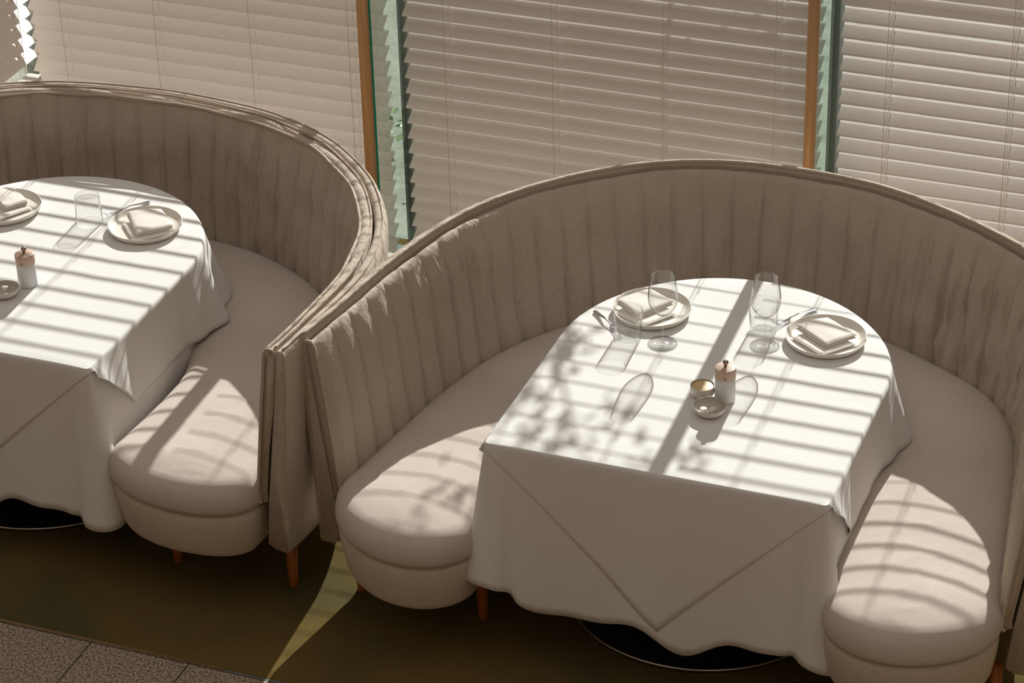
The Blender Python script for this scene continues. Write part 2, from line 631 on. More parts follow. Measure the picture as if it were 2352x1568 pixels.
# blind on the return: same build turned a quarter
rb = venetian('venetian_blind', 7.50, 7.985, 0.0, 0.846, T(24), [7.87, 7.60],
              'slatted blind seen end-on in the upper left corner, at right angles to the others', pitch=0.0590, z_lo=0.72, rail_drop=1.8)
rb.rotation_euler = (0, 0, PI / 2)
rb.location = (-5.085, 0, 0)
rb['note_axis'] = 1
del rb['note_axis']

# ------------------------------------------------------------------ outside
mb = MB(); mb.box(-30, 26, 8.30, 60, -0.15, -0.05)
tag(mb.build('ground', M['paving'], None, False), 'pale paving outside the windows', 'ground', None, 'structure')


def leafy(name, label, cat, base, stems, leaf_pts, lr, seed, group=None):
    rnd = random.Random(seed)
    root = thing(name, base, label, cat, group)
    for st_ in stems:
        nP = len(st_)
        mbx = MB()
        mbx.tube(st_, [0.0085 * (1 - 0.75 * i / max(1, nP - 1)) for i in range(nP)], 6)
        mbx.build('branch', M['bark'], root)
    ml = MB()
    for (px_, py_, pz_, spread, cnt) in leaf_pts:
        for _ in range(cnt):
            c = Vector((px_ + rnd.gauss(0, spread), py_ + rnd.gauss(0, spread), pz_ + rnd.gauss(0, spread * 0.8)))
            d = Vector((rnd.uniform(-1, 1), rnd.uniform(-1, 1), rnd.uniform(-0.7, 0.5))).normalized()
            s_ = d.cross(Vector((rnd.uniform(-.4, .4), rnd.uniform(-.4, .4), 1))).normalized()
            u_ = s_.cross(d)
            ln = lr * rnd.uniform(0.7, 1.3)
            wd = ln * 0.28
            V = [c, c + d * ln * .4 + s_ * wd + u_ * 0.005, c + d * ln - u_ * 0.01, c + d * ln * .4 - s_ * wd + u_ * 0.005, c + d * ln * .45 - u_ * 0.004]
            ml.add(V, [(0, 1, 4), (1, 2, 4), (2, 3, 4), (3, 0, 4)])
    ml.build('foliage', M['leaf'], root)
    return root


# branchy tree whose leaves dapple the left part of the right table
tstems = [[(0, 0, 0), (0.02, 0.03, 1.2), (-0.02, 0, 2.0), (0.05, 0, 2.6)],
          [(-0.02, 0, 2.0), (0.15, -0.1, 2.35), (0.42, -0.1, 2.6)],
          [(0.0, 0, 1.9), (-0.2, 0.05, 2.3), (-0.35, 0.05, 2.8)],
          [(0.02, 0, 1.7), (0.2, -0.05, 2.0), (0.33, -0.1, 2.2)]]
lp = []
for (tx_, ty_, tz_, sp_, ct_) in [(-2.43, 6.66, .75, .05, 14), (-2.40, 6.50, .75, .06, 22), (-2.44, 6.40, .75, .04, 12), (-2.36, 6.16, .75, .07, 26), (-2.24, 6.10, .75, .05, 16),
                                  (-2.14, 6.17, .75, .05, 12), (-2.40, 6.02, .75, .05, 14), (-2.55, 6.10, .48, .08, 22), (-2.3, 7.4, .75, .15, 40), (-1.98, 6.05, .75, .03, 8), (-1.85, 6.12, .75, .03, 9)]:
    lp.append((tx_ - 0.04 * (9.9 - ty_) + 2.66, -0.05, tz_ + (9.9 - ty_) * 0.545 + 0.05, sp_, ct_))
tstems = [[(0, 0, 0), (0.02, 0.03, 1.2), (-0.02, 0, 2.0), (0.05, 0, 2.6), (0.10, 0, 3.1)],
          [(0.02, 0, 2.3), (0.15, -0.1, 2.7), (0.22, -0.1, 3.0)],
          [(0.0, 0, 2.1), (0.04, -0.05, 2.5), (0.10, -0.05, 2.75)],
          [(0.05, 0, 2.6), (0.28, -0.05, 2.85), (0.45, -0.05, 3.0)]]
leafy('small_tree', 'slender leafy tree outside the window, behind the blinds', 'tree', (-2.66, 9.9, -0.05), tstems, lp, 0.055, 3)
lp = []
st2 = []
rnd = random.Random(5)
for q in range(14):
    a = rnd.uniform(-0.9, 0.9); h = rnd.uniform(0.10, 0.22)
    st2.append([(a, 0, 0), (a + 0.05, 0.02, h * .6), (a + 0.03, 0.04, h)])
    lp.append((a + .03, 0.03, h * .75, 0.08, 26))
leafy('shrub', 'low green shrub outside, seen beside the left glass fin', 'shrub', (-3.75, 8.95, -0.05), st2, lp, 0.06, 9)


# ================================================================== BANQUETTES
def catmull_resample(pts, n):
    P = np.array(pts, float)
    P = np.vstack([2 * P[0] - P[1], P, 2 * P[-1] - P[-2]])
    fine = []
    for i in range(1, len(P) - 2):
        for t in np.linspace(0, 1, 40, endpoint=False):
            a, b_, c, d = P[i - 1], P[i], P[i + 1], P[i + 2]
            fine.append(0.5 * ((2 * b_) + (c - a) * t + (2 * a - 5 * b_ + 4 * c - d) * t * t + (-a + 3 * b_ - 3 * c + d) * t ** 3))
    fine.append(P[-2])
    fine = np.array(fine)
    # smooth the hand-read points
    for _ in range(260):
        fine[1:-1] = 0.25 * fine[:-2] + 0.5 * fine[1:-1] + 0.25 * fine[2:]
    ds = np.r_[0, np.cumsum(np.hypot(*(np.diff(fine, axis=0).T)))]
    s = np.linspace(0, ds[-1], n)
    C = np.stack([np.interp(s, ds, fine[:, 0]), np.interp(s, ds, fine[:, 1])], 1)
    Tn = np.gradient(C, axis=0)
    Tn /= np.linalg.norm(Tn, axis=1)[:, None]
    N = np.stack([-Tn[:, 1], Tn[:, 0]], 1)   # left of travel
    return C, N, s


def loft(P, closed_section, cap_ends=True):
    """P: (ns, nk, 3) -> faces"""
    ns, nk = P.shape[:2]
    Fc = []
    kk = nk if closed_section else nk - 1
    for i in range(ns - 1):
        for k in range(kk):
            k2 = (k + 1) % nk
            Fc.append((i * nk + k, i * nk + k2, (i + 1) * nk + k2, (i + 1) * nk + k))
    if cap_ends and closed_section:
        Fc.append(tuple(range(nk - 1, -1, -1)))
        Fc.append(tuple((ns - 1) * nk + k for k in range(nk)))
    return P.reshape(-1, 3), Fc


def smoothstep(x):
    x = min(1.0, max(0.0, x))
    return x * x * (3 - 2 * x)


def banquette(name, label, curve, cx0, hw, th_lo, th_hi, wob, feet, seed, rim_high):
    root = thing(name, (0, 0, 0), label, 'banquette', 'curved upholstered banquettes')
    C, N, s = catmull_resample(curve, 1500)
    # travel goes left arm -> back -> right arm (clockwise seen from above), outward = left of travel
    Ltot = s[-1]
    W_ = 0.1005
    # ---- quilted back cushion
    zt = 0.918 if rim_high else 0.934
    prof = [(-0.034, 0.392), (-0.052, 0.385), (-0.064, 0.392), (-0.0655, 0.42), (-0.059, 0.48), (-0.052, 0.54), (-0.045, 0.60),
            (-0.038, 0.66), (-0.031, 0.72), (-0.024, 0.78), (-0.017, 0.83), (-0.010, 0.87), (-0.004, zt - 0.032), (0.0, zt - 0.016),
            (0.006, zt - 0.004), (0.014, zt), (0.022, zt - 0.003), (0.027, zt - 0.014), (0.026, zt - 0.05), (0.012, 0.75), (-0.012, 0.58), (-0.034, 0.42)]
    prof = prof
    nk = len(prof)
    puffw = []
    for (o, z) in prof:
        puffw.append(1.0 if (z < zt - 0.001 and o < 0.006) else 0.0)
    puffw[0] = puffw[1] = 0.3
    P = np.zeros((len(s), nk, 3))
    for i in range(len(s)):
        si = s[i]
        k = th_lo + (th_hi - th_lo) * smoothstep((min(si, Ltot - si) - 0.10) / 0.5)
        e_end = min(1.0, min(si, Ltot - si) / 0.03)
        for j, (o, z) in enumerate(prof):
            drop = 1 - (z - 0.39) / 0.54
            nv = noise.noise(Vector((si * 2.2 + seed, z * 3.0, 3.1)))
            nv2 = noise.noise(Vector((si * 7.0 + seed * 2, z * 5.0, 8.7)))
            ss = si + 0.018 * nv * drop + 0.006 * nv2
            ph = abs(math.sin(PI * ss / W_))
            pf = ph ** 0.40
            # diagonal pulls and creases
            cr_ = noise.noise(Vector((si * 9 + z * 5 + seed, z * 7 - si * 2, seed)))
            cr2 = 1 - abs(noise.noise(Vector((si * 13 + z * 11, z * 16 - si * 6, seed + 5.0)))) * 2
            wr = wob * (0.009 * cr_ + 0.016 * max(0, cr2 - 0.74) * 3.4 * (0.5 + noise.noise(Vector((si * 1.7, z * 2, seed)))))
            wr *= (0.15 + 0.85 * smoothstep((min(si, Ltot - si) - 0.3) / 0.5)) * (1 - 0.85 * smoothstep((z - 0.83) / 0.06)) * (0.1 + 0.9 * smoothstep((z - 0.44) / 0.12))
            dn = puffw[j] * ((0.0215 - 0.0135 * smoothstep((z - 0.78) / (zt - 0.78))) * pf * (0.35 + 0.65 * e_end) - 0.004 + wr)
            oo = o * (1.0 if o < 0 else k) - dn
            zz = z
            if o > -0.008 and z > 0.85:
                zz += (0.0028 if rim_high else 0.0012) * (pf - 0.6) + 0.004 * wob * noise.noise(Vector((si * 5, seed, 0)))
            P[i, j] = (C[i, 0] + N[i, 0] * oo, C[i, 1] + N[i, 1] * oo, zz)
    V, Fc = loft(P, True)
    mesh_obj('back_cushion', V, Fc, M['back'], root)
    # ---- shell with its hanging slip cover
    zr = 0.940 if rim_high else 0.936
    prof = [(0.030, 0.28), (0.031, 0.60), (0.031, zr - 0.04), (0.0315, zr - 0.014), (0.035, zr - 0.004), (0.042, zr), (0.052, zr - 0.003),
            (0.0575, zr - 0.010), (0.0610, zr - 0.030), (0.0600, 0.85), (0.0540, 0.74), (0.0460, 0.62), (0.0380, 0.50), (0.0320, 0.38), (0.0280, 0.28),
            (0.0270, 0.235), (0.0240, 0.222), (0.015, 0.222), (-0.02, 0.225), (-0.045, 0.24), (-0.05, 0.36), (-0.02, 0.40), (0.0, 0.56), (0.02, 0.75), (0.026, 0.85), (0.0285, 0.88)]
    # inner flank follows the cushion's lean: reorder to a simple closed loop
    prof = prof[3:20] + [(-0.030, 0.40), (-0.008, 0.57), (0.015, 0.75), (0.0295, zr - 0.05)]
    nk = len(prof)
    idx = np.linspace(0, len(s) - 1, 700).astype(int)
    P = np.zeros((len(idx), nk, 3))
    for q, i in enumerate(idx):
        si = s[i]
        d_end = min(si, Ltot - si)
        k = th_lo + (th_hi - th_lo) * smoothstep((d_end - 0.10) / 0.5)
        for j, (o, z) in enumerate(prof):
            fold = 0.0
            if o > 0.038 and z < 0.9 and d_end > 0.75:
                fl = (0.9 - z) / 0.65
                fold = fl * (0.006 * math.sin(si * 19 + seed) + 0.006 * noise.noise(Vector((si * 6, 2.2, seed)))) * smoothstep(d_end / 0.2)
            kz = 1 + (k - 1) * smoothstep((z - 0.45) / 0.35)
            oo = o * (kz if o > 0 else 1.0) + fold
            zz = z + (0.012 * math.sin(si * 7 + seed) if z < 0.25 else 0)
            # the end of the cover narrows a little towards the arm tip
            P[q, j] = (C[i, 0] + N[i, 0] * oo, C[i, 1] + N[i, 1] * oo, zz)
    V, Fc = loft(P, True)
    mesh_obj('backrest_shell', V, Fc, M['back'], root)
    # ---- piping
    def line(off, z, r, nm, a=0, b_=None, w=0.0):
        pts = []
        for i in range(a, b_ or len(s), 6):
            si = s[i]
            k = th_lo + (th_hi - th_lo) * smoothstep((min(si, Ltot - si) - 0.10) / 0.5)
            o = off * (k if off > 0 else 1) + w * noise.noise(Vector((si * 5, seed, 4)))
            pts.append((C[i, 0] + N[i, 0] * o, C[i, 1] + N[i, 1] * o, z + w * 0.6 * noise.noise(Vector((si * 6, seed, 9)))))
        mbp = MB(); mbp.tube(pts, r, 8)
        return mbp.build(nm, M['back'], root)
    if rim_high:
        line(0.036, zr - 0.001, 0.0055, 'piping')
        line(0.060, zr - 0.010, 0.0035, 'piping')
    else:
        line(-0.003, zt - 0.008, 0.0052, 'piping', w=0.010)
        line(0.024, zt + 0.002, 0.0038, 'piping', w=0.006)
        line(0.050, zr - 0.000, 0.0032, 'piping', w=0.002)
    # welts closing the two arm ends
    for end in (0, len(s) - 1):
        c = C[end]; nn = N[end]
        tt = np.array([nn[1], -nn[0]]) * (-1 if end == 0 else 1)
        pts = []
        for (o, z) in [(0.026, zt + 0.002), (0.008, zt + 0.004), (-0.004, zt - 0.018), (-0.014, 0.84), (-0.030, 0.72), (-0.046, 0.58), (-0.060, 0.46), (-0.066, 0.40), (-0.056, 0.384)]:
            pts.append((c[0] + nn[0] * o + tt[0] * 0.004, c[1] + nn[1] * o + tt[1] * 0.004, z))
        mbp = MB(); mbp.tube(smooth_prof(pts, 4), 0.0055, 8)
        mbp.build('piping', M['back'], root)
    # ---- seat: centre line, widened, with rounded lobes at both ends
    off = 0.060 + hw
    ii = np.linspace(0, len(s) - 1, 160).astype(int)
    cen = np.array([C[i] - N[i] * off for i in ii])
    nrm = np.array([N[i] for i in ii])
    capL = 0.150 if not rim_high else 0.212
    outer, inner = [], []
    def cap(c, nn, d):
        o_, i_ = [], []
        for a in np.linspace(PI / 2 * 0.985, 0, 16, endpoint=False):
            x = capL * math.sin(a); w = hw * math.cos(a)
            o_.append(c + d * x + nn * w); i_.append(c + d * x - nn * w)
        return o_, i_
    d0 = np.array([0.0, -1.0]); 
    o1, i1 = cap(cen[0], nrm[0], d0)
    o2, i2 = cap(cen[-1], nrm[-1], d0)
    outer = o1 + [c + nn * hw for c, nn in zip(cen, nrm)] + o2[::-1]
    inner = i1 + [c - nn * hw for c, nn in zip(cen, nrm)] + i2[::-1]
    outer = np.array(outer); inner = np.array(inner)
    n_ = len(outer)
    loop = np.vstack([outer, inner[::-1]])
    # outward normals of the closed outline
    tg = np.roll(loop, -1, 0) - np.roll(loop, 1, 0)
    tg /= np.linalg.norm(tg, axis=1)[:, None]
    on = np.stack([-tg[:, 1], tg[:, 0]], 1)
    def ring_body(nm, levels, mat, crown, ncol=14, seed2=0.0, wobz=0.0):
        rings = []
        for (ins, z) in levels:
            w2 = np.array([0.003 * noise.noise(Vector((p[0] * 5, p[1] * 5, seed2 + z * 4))) for p in loop])
            R = loop - on * (ins + w2[:, None])
            zz = np.full(len(R), z)
            if wobz:
                zz = zz + np.array([wobz * noise.noise(Vector((p[0] * 4, p[1] * 4, seed2))) for p in loop])
            rings.append(np.column_stack([R, zz]))
        m2 = len(loop)
        V = np.vstack(rings)
        Fc = []
        for a in range(len(rings) - 1):
            for k in range(m2):
                k2 = (k + 1) % m2
                Fc.append((a * m2 + k2, a * m2 + k, (a + 1) * m2 + k, (a + 1) * m2 + k2))
        # top grid between the paired boundary points
        base = (len(rings) - 1) * m2
        V = V.tolist()
        rows = []
        for a in range(n_):
            th_ = PI / 2 * 0.985 * (1 - min(1.0, min(a, n_ - 1 - a) / 16.0))
            po = np.array(V[base + a]); pi_ = np.array(V[base + m2 - 1 - a])
            row = [base + a]
            for c in range(1, ncol):
                t = c / ncol
                p = po * (1 - t) + pi_ * t
                u = 2 * t - 1
                # keep lobes domed: fade towards their tips
                fd = math.cos(th_) ** 2
                h = crown * (1 - u * u) * fd
                h += fd * 0.0022 * noise.noise(Vector((p[0] * 6 + 3, p[1] * 6, seed2)))
                h += 0.0035 * max(0, 0.18 - abs(noise.noise(Vector((p[0] * 9 + p[1] * 3, p[1] * 10 - p[0] * 4, seed2 + 3))))) * 5 * fd * (1 - abs(u))
                row.append(len(V)); V.append([p[0], p[1], p[2] + h])
            row.append(base + m2 - 1 - a)
            rows.append(row)
        for a in range(n_ - 1):
            for c in range(ncol):
                Fc.append((rows[a][c], rows[a + 1][c], rows[a + 1][c + 1], rows[a][c + 1]))
        # underside
        rows0 = [(a, m2 - 1 - a) for a in range(n_)]
        for a in range(n_ - 1):
            Fc.append((rows0[a][1], rows0[a + 1][1], rows0[a + 1][0], rows0[a][0]))
        return mesh_obj(nm, V, Fc, mat, root)
    ring_body('seat_cushion', [(0.030, 0.371), (0.014, 0.373), (0.004, 0.381), (0.0, 0.398), (0.001, 0.422), (0.007, 0.443), (0.018, 0.459), (0.034, 0.470), (0.052, 0.476)], M['seat'], 0.016, 16, seed)
    ring_body('seat_base', [(0.060, 0.200), (0.045, 0.202), (0.032, 0.212), (0.024, 0.230), (0.012, 0.30), (0.008, 0.345), (0.012, 0.362), (0.028, 0.370)], M['base'], 0.0, 4, seed + 2)
    for (fx, fy) in feet:
        mbl = MB()
        mbl.lathe([(0.0, 0.0), (0.0135, 0.0), (0.0150, 0.003), (0.0185, 0.13), (0.0198, 0.205), (0.0, 0.205)], 24)
        o = mbl.build('leg', M['leg'], root)
        o.location = (fx, fy, 0)
    return root


RT = [(-1.067, 6.046), (-1.037, 6.232), (-1.003, 6.483), (-0.956, 6.72), (-0.883, 6.944), (-0.751, 7.147), (-0.586, 7.315),
      (-0.408, 7.429), (-0.197, 7.491), (0.023, 7.498), (0.244, 7.472), (0.449, 7.392), (0.638, 7.285), (0.793, 7.173),
      (0.905, 6.990), (0.965, 6.76), (1.003, 6.483), (1.037, 6.232), (1.067, 6.046)]
RT = [(x - 1.95, y) for x, y in RT]
LTp = [(1.076, 5.944), (1.094, 6.179), (1.096, 6.463), (1.033, 6.741), (0.897, 6.982), (0.751, 7.134), (0.607, 7.242),
       (0.401, 7.334), (0.22, 7.366), (0.044, 7.383)]
LT = [(-x, y) for x, y in LTp] + [(-0.08, 7.386)][:0] + LTp[::-1]
# keep the crown's own small asymmetry
LT = [(x - 4.2, y) for x, y in LT]

banquette('banquette_sofa', 'curved greige banquette on the left with channel-tufted back and rumpled top band', LT, -4.2, 0.265, 1.0, 1.42, 2.1,
          [(-3.156, 6.068), (-3.562, 6.071), (-4.84, 6.071), (-5.24, 6.068), (-3.30, 6.85), (-3.75, 7.22), (-4.65, 7.22), (-5.10, 6.85)], 1.7, False)
banquette('banquette_sofa', 'curved greige banquette on the right, wrapping the table with the wine glasses', RT, -1.95, 0.250, 1.0, 1.08, 1.5,
          [(-2.945, 6.117), (-2.535, 6.104), (-1.375, 6.104), (-0.965, 6.117), (-2.80, 6.80), (-2.35, 7.22), (-1.55, 7.22), (-1.10, 6.80)], 4.3, True)


# ================================================================== TABLES AND CLOTHS
HWT, YF, YC = 0.505, 5.948, 6.600


def table_outline(n=720, inset=0.0):
    """closed outline (clockwise from front left corner), local x about the table centre"""
    w = HWT - inset; yf = YF + inset
    pts = []
    pts.append((-w, yf))
    for t in np.linspace(0, 1, 60)[1:]:
        pts.append((-w, yf + (YC - yf) * t))
    for a in np.linspace(PI, 0, 120)[1:]:
        pts.append((w * math.cos(a), YC + w * math.sin(a)))
    for t in np.linspace(1, 0, 60)[1:]:
        pts.append((w, yf + (YC - yf) * t))
    for t in np.linspace(1, -1, 90)[1:]:
        pts.append((w * t, yf))
    P = np.array(pts)
    ds = np.r_[0, np.cumsum(np.hypot(*np.diff(P, axis=0).T))]
    s = np.linspace(0, ds[-1], n, endpoint=False)
    Q = np.column_stack([np.interp(s, ds, P[:, 0]), np.interp(s, ds, P[:, 1])])
    # round the corners slightly
    for _ in range(3):
        Q = 0.25 * np.roll(Q, 1, 0) + 0.5 * Q + 0.25 * np.roll(Q, -1, 0)
    tg = np.roll(Q, -1, 0) - np.roll(Q, 1, 0)
    tg /= np.linalg.norm(tg, axis=1)[:, None]
    N = np.stack([-tg[:, 1], tg[:, 0]], 1)
    # widen the normals over the corners so the drape fans out there
    N2 = N.copy()
    for _ in range(60):
        N2 = 0.25 * np.roll(N2, 1, 0) + 0.5 * N2 + 0.25 * np.roll(N2, -1, 0)
    N2 /= np.linalg.norm(N2, axis=1)[:, None]
    return Q, N2


TQ, TN = table_outline()
NT = len(TQ)


def corner_w(p):
    d = min(math.hypot(p[0] - HWT, p[1] - YF), math.hypot(p[0] + HWT, p[1] - YF))
    return math.exp(-(d / 0.085) ** 2)


def drape_offset(p, depth, seed, i):
    """how far the lower cloth stands off the table edge at a given depth below the top"""
    x, y = p
    t = depth / 0.53
    front = smoothstep((6.02 - y) / 0.06)
    wave = 0.5 + 0.5 * math.sin(x * 15.5 + seed)
    wave2 = 0.5 + 0.5 * math.sin(x * 31 + 1.3 * seed)
    fr = (0.006 + 0.016 * wave + 0.006 * wave2) * t ** 1.5
    # soft lean outwards
    o = front * (fr + 0.010 * t)
    o += corner_w(p) * (0.062 if x < 0 else 0.05) * t ** 0.9
    dc = math.hypot(abs(x) - HWT, y - YF)
    o -= (0.030 if x < 0 else 0.020) * math.exp(-((dc - 0.075) / 0.020) ** 2) * t ** 1.3 * front
    o += 0.004 * (1 - math.exp(-depth / 0.02))
    if y > 6.0:
        lim = 0.004
        o = o * (1 - smoothstep((y - 6.0) / 0.12)) + lim * smoothstep((y - 6.0) / 0.12)
    return o


def hem_z(p, seed):
    x, y = p
    z = 0.222 + 0.022 * math.sin(x * 15.5 + seed + 0.4) + 0.012 * math.sin(x * 27 + seed)
    z -= 0.038 * math.exp(-((x - 0.06) / 0.12) ** 2) * (1 if y < 6.0 else 0)
    z += 0.045 * corner_w(p) * (1 if x < 0 else 0.2)
    # laid up over the seat at the back
    k = smoothstep((y - 6.55) / 0.25)
    return z * (1 - k) + 0.512 * k


def cloth_lower(cx, seed, name, label, ztop):
    rings = []
    ZT = ztop
    cen = np.array([0.0, 6.5])
    for f in (0.2, 0.4, 0.6, 0.8, 0.93, 0.985):
        rings.append([(cx + cen[0] + (p[0] - cen[0]) * f, cen[1] + (p[1] - cen[1]) * f, ZT) for p in TQ])
    rings.append([(cx + p[0], p[1], ZT - 0.0012) for p in TQ])
    M_ = 26
    for j in range(1, M_ + 1):
        R = []
        for i, p in enumerate(TQ):
            hz = hem_z(p, seed)
            dep = (ZT - hz) * (j / M_) ** 1.25
            o = drape_offset(p, dep, seed, i)
            n = TN[i]
            R.append((cx + p[0] + n[0] * o, p[1] + n[1] * o, ZT - dep))
        rings.append(R)
    V = [(cx, 6.5, ZT)]
    Fc = []
    for R in rings:
        V += R
    for i in range(NT):
        Fc.append((0, 1 + (i + 1) % NT, 1 + i))
    for a in range(len(rings) - 1):
        for i in range(NT):
            i2 = (i + 1) % NT
            Fc.append((1 + a * NT + i, 1 + a * NT + i2, 1 + (a + 1) * NT + i2, 1 + (a + 1) * NT + i))
    o = mesh_obj(name, V, Fc, M['cloth'])
    md = o.modifiers.new('thickness', 'SOLIDIFY'); md.thickness = 0.0012; md.offset = -1
    return tag(o, label, 'tablecloth', 'long white under-cloths')


def over_drop(p, front_drop, apex):
    x, y = p
    if y < YF + 0.02:      # front: a hanging corner of the square cloth
        if x < apex:
            return 0.012 + (front_drop - 0.012) * (x + HWT) / (apex + HWT)
        return 0.012 + (front_drop - 0.012) * (HWT - x) / (HWT - apex)
    if y < YC:
        d = (y - YF) * 1.02 + 0.012
        return min(d, 0.258)
    a = math.atan2(y - YC, abs(x))       # 0 at the side, 90 deg at the back
    return 0.258 - 0.238 * smoothstep((a - 0.45) / 0.8)


def side_flare(p):
    """the side corner of the square cloth spreads over the seat"""
    x, y = p
    return smoothstep((y - 6.52) / 0.22) * (1 - smoothstep((y - 6.86) / 0.16))


def cloth_over(cx, seed, name, label, ztop, front_drop, apex):
    ZT = ztop
    rings = []
    cen = np.array([0.0, 6.5])
    for f in np.linspace(0.08, 0.99, 12):
        rings.append([(cx + (p[0]) * f, cen[1] + (p[1] - cen[1]) * f, ZT + 0.0008 * noise.noise(Vector((p[0] * f * 5, p[1] * f * 5, seed)))) for p in TQ])
    rings.append([(cx + p[0] * 1.0, p[1], ZT - 0.0008) for p in TQ])
    M_ = 20
    for j in range(1, M_ + 1):
        R = []
        for i, p in enumerate(TQ):
            D = over_drop(p, front_drop, apex)
            dep = D * (j / M_) ** 1.2
            n = TN[i]
            o = drape_offset(p, dep, seed, i) + 0.0022 * (1 - math.exp(-dep / 0.006))
            fl = side_flare(p)
            t = j / M_
            o += fl * 0.062 * t ** 1.4
            if fl > 0.02:
                o += fl * 0.012 * math.sin(p[1] * 46) * t
            # small pleats on the straight side drop
            if abs(p[0]) > HWT - 0.01 and p[1] < 6.6:
                o += 0.0035 * (0.5 + 0.5 * math.sin(p[1] * 48 + seed)) * t
                # free corner swings out in front of the seat lobe
                o += 0.022 * t * smoothstep((6.22 - p[1]) / 0.12) * smoothstep((p[1] - YF) / 0.05)
            R.append((cx + p[0] + n[0] * o, p[1] + n[1] * o, ZT - dep))
        rings.append(R)
    V = [(cx, 6.5, ZT)]
    for R in rings:
        V += R
    Fc = [(0, 1 + (i + 1) % NT, 1 + i) for i in range(NT)]
    for a in range(len(rings) - 1):
        for i in range(NT):
            i2 = (i + 1) % NT
            Fc.append((1 + a * NT + i, 1 + a * NT + i2, 1 + (a + 1) * NT + i2, 1 + (a + 1) * NT + i))
    o = mesh_obj(name, V, Fc, M['cloth'])
    md = o.modifiers.new('thickness', 'SOLIDIFY'); md.thickness = 0.0009; md.offset = -1
    return tag(o, label, 'tablecloth', 'square white top cloths')


def dining_table(cx, label):
    root = thing('dining_table', (cx, 6.47, 0), label, 'table', 'pedestal tables under white cloths')
    Q = [(p[0] * 0.988, 6.5 + (p[1] - 6.5) * 0.988 - 6.47) for p in TQ[::4]]
    L = len(Q)
    V = [(x, y, z) for z in (0.715, 0.7425) for x, y in Q]
    Fc = [(q, (q + 1) % L, L + (q + 1) % L, L + q) for q in range(L)] + [tuple(range(L - 1, -1, -1)), tuple(range(L, 2 * L))]
    mesh_obj('tabletop', V, Fc, M['board'], root, False)
    mb = MB(); mb.lathe([(0.0, 0.012), (0.06, 0.012), (0.058, 0.03), (0.05, 0.05), (0.05, 0.70), (0.14, 0.714), (0.0, 0.714)], 40)
    mb.build('column', M['blackmetal'], root)
    mb = MB(); mb.lathe([(0.0, 0.0), (0.428, 0.0), (0.428, 0.010), (0.425, 0.0135), (0.0, 0.014)], 128)
    mb.build('base_disc', M['blackmetal'], root)
    mb = MB(); mb.lathe([(0.4285, 0.001), (0.4325, 0.001), (0.4325, 0.0115), (0.4265, 0.0150), (0.4255, 0.0142), (0.4285, 0.010)], 128)
    mb.build('base_rim', M['chrome'], root)
    return root


TLX, TRX = -4.237, -1.940
dining_table(TLX, 'black round pedestal table under cloth at the left banquette')
dining_table(TRX, 'black round pedestal table under cloth at the right banquette')
cloth_lower(TRX, 2.1, 'tablecloth', 'long white cloth with a wavy hem on the right table', 0.7455)
cloth_lower(TLX, 3.6, 'tablecloth', 'long white cloth with a wavy hem on the left table', 0.7455)
cloth_over(TRX, 2.1, 'top_cloth', 'square white top cloth on the right table, its corner pointing down in front', 0.7500, 0.520, 0.026)
cloth_over(TLX, 3.6, 'top_cloth', 'square white top cloth on the left table, striped by blind shadows', 0.7500, 0.520, -0.02)
ZC = 0.7512


# ================================================================== TABLEWARE
def plate(x, y, label):
    mb = MB()
    pr = [(0, 0.006), (0.085, 0.006), (0.104, 0.0075), (0.114, 0.0145), (0.1205, 0.0205), (0.1228, 0.0212), (0.1232, 0.0195), (0.121, 0.012), (0.113, 0.002), (0.106, 0.0), (0, 0.0)]
    mb.lathe([pr[0]] + smooth_prof(pr[1:-1], 4) + [pr[-1]], 96)
    o = mb.build('dinner_plate', M['plate'])
    o.location = (x, y, ZC)
    return tag(o, label, 'plate', 'cream dinner plates')


plate(-1.671, 6.812, 'round cream plate at the right end of the right table')
plate(-2.225, 6.808, 'round cream plate behind the tumbler and wine glass on the right table')
plate(-3.988, 6.812, 'round cream plate beside the upturned tumbler on the left table')
plate(-4.500, 6.779, 'round cream plate cut by the left edge of the view')


def napkin(x, y, quads, label, seed):
    """quads: list of (corner list world xy, z0, thickness, arch)"""
    n = 22
    mb = MB()
    for (cs, z0, th, arch) in quads:
        A, B, C_, D = [np.array(c, float) for c in cs]
        top, bot = [], []
        for i in range(n + 1):
            for j in range(n + 1):
                u, v = i / n, j / n
                p = A * (1 - u) * (1 - v) + B * u * (1 - v) + C_ * u * v + D * (1 - u) * v
                e = min(u, 1 - u, v, 1 - v)
                r = min(1.0, e / 0.085)
                h = math.sqrt(max(0, 1 - (1 - r) ** 2))
                w = 0.003 * noise.noise(Vector((p[0] * 16, p[1] * 16, seed)))
                w += arch * math.sin(PI * min(1, u * 1.0)) * (1 - v) * 1.0
                zc = z0 + th / 2 + w * 0.9
                top.append((p[0] - x, p[1] - y, zc + th / 2 * h))
                bot.append((p[0] - x, p[1] - y, zc - th / 2 * h))
        V = top + bot
        m1 = (n + 1)
        Fc = []
        for i in range(n):
            for j in range(n):
                a = i * m1 + j
                Fc.append((a, a + m1, a + m1 + 1, a + 1))
                k = m1 * m1
                Fc.append((k + a, k + a + 1, k + a + m1 + 1, k + a + m1))
        mb.add(V, Fc)
    bm_o = mb.build('napkin', M['napkin'])
    bm_o.location = (x, y, ZC + 0.0065)
    # make sure normals point outwards
    return tag(bm_o, label, 'napkin', 'folded cream napkins')


def fold_stack(top, low, dz=0.0):
    """folded napkin: a lower fold, two thin plies and a puffed top ply"""
    t = [np.array(c) for c in top]
    l = [np.array(c) for c in low]
    mid = [a * 0.93 + b_ * 0.07 for a, b_ in zip(t, l)]
    return [(l, 0.001, 0.0095, 0.0), (mid, 0.0095, 0.0085, 0.001), (t, 0.0165, 0.0105, 0.007)]


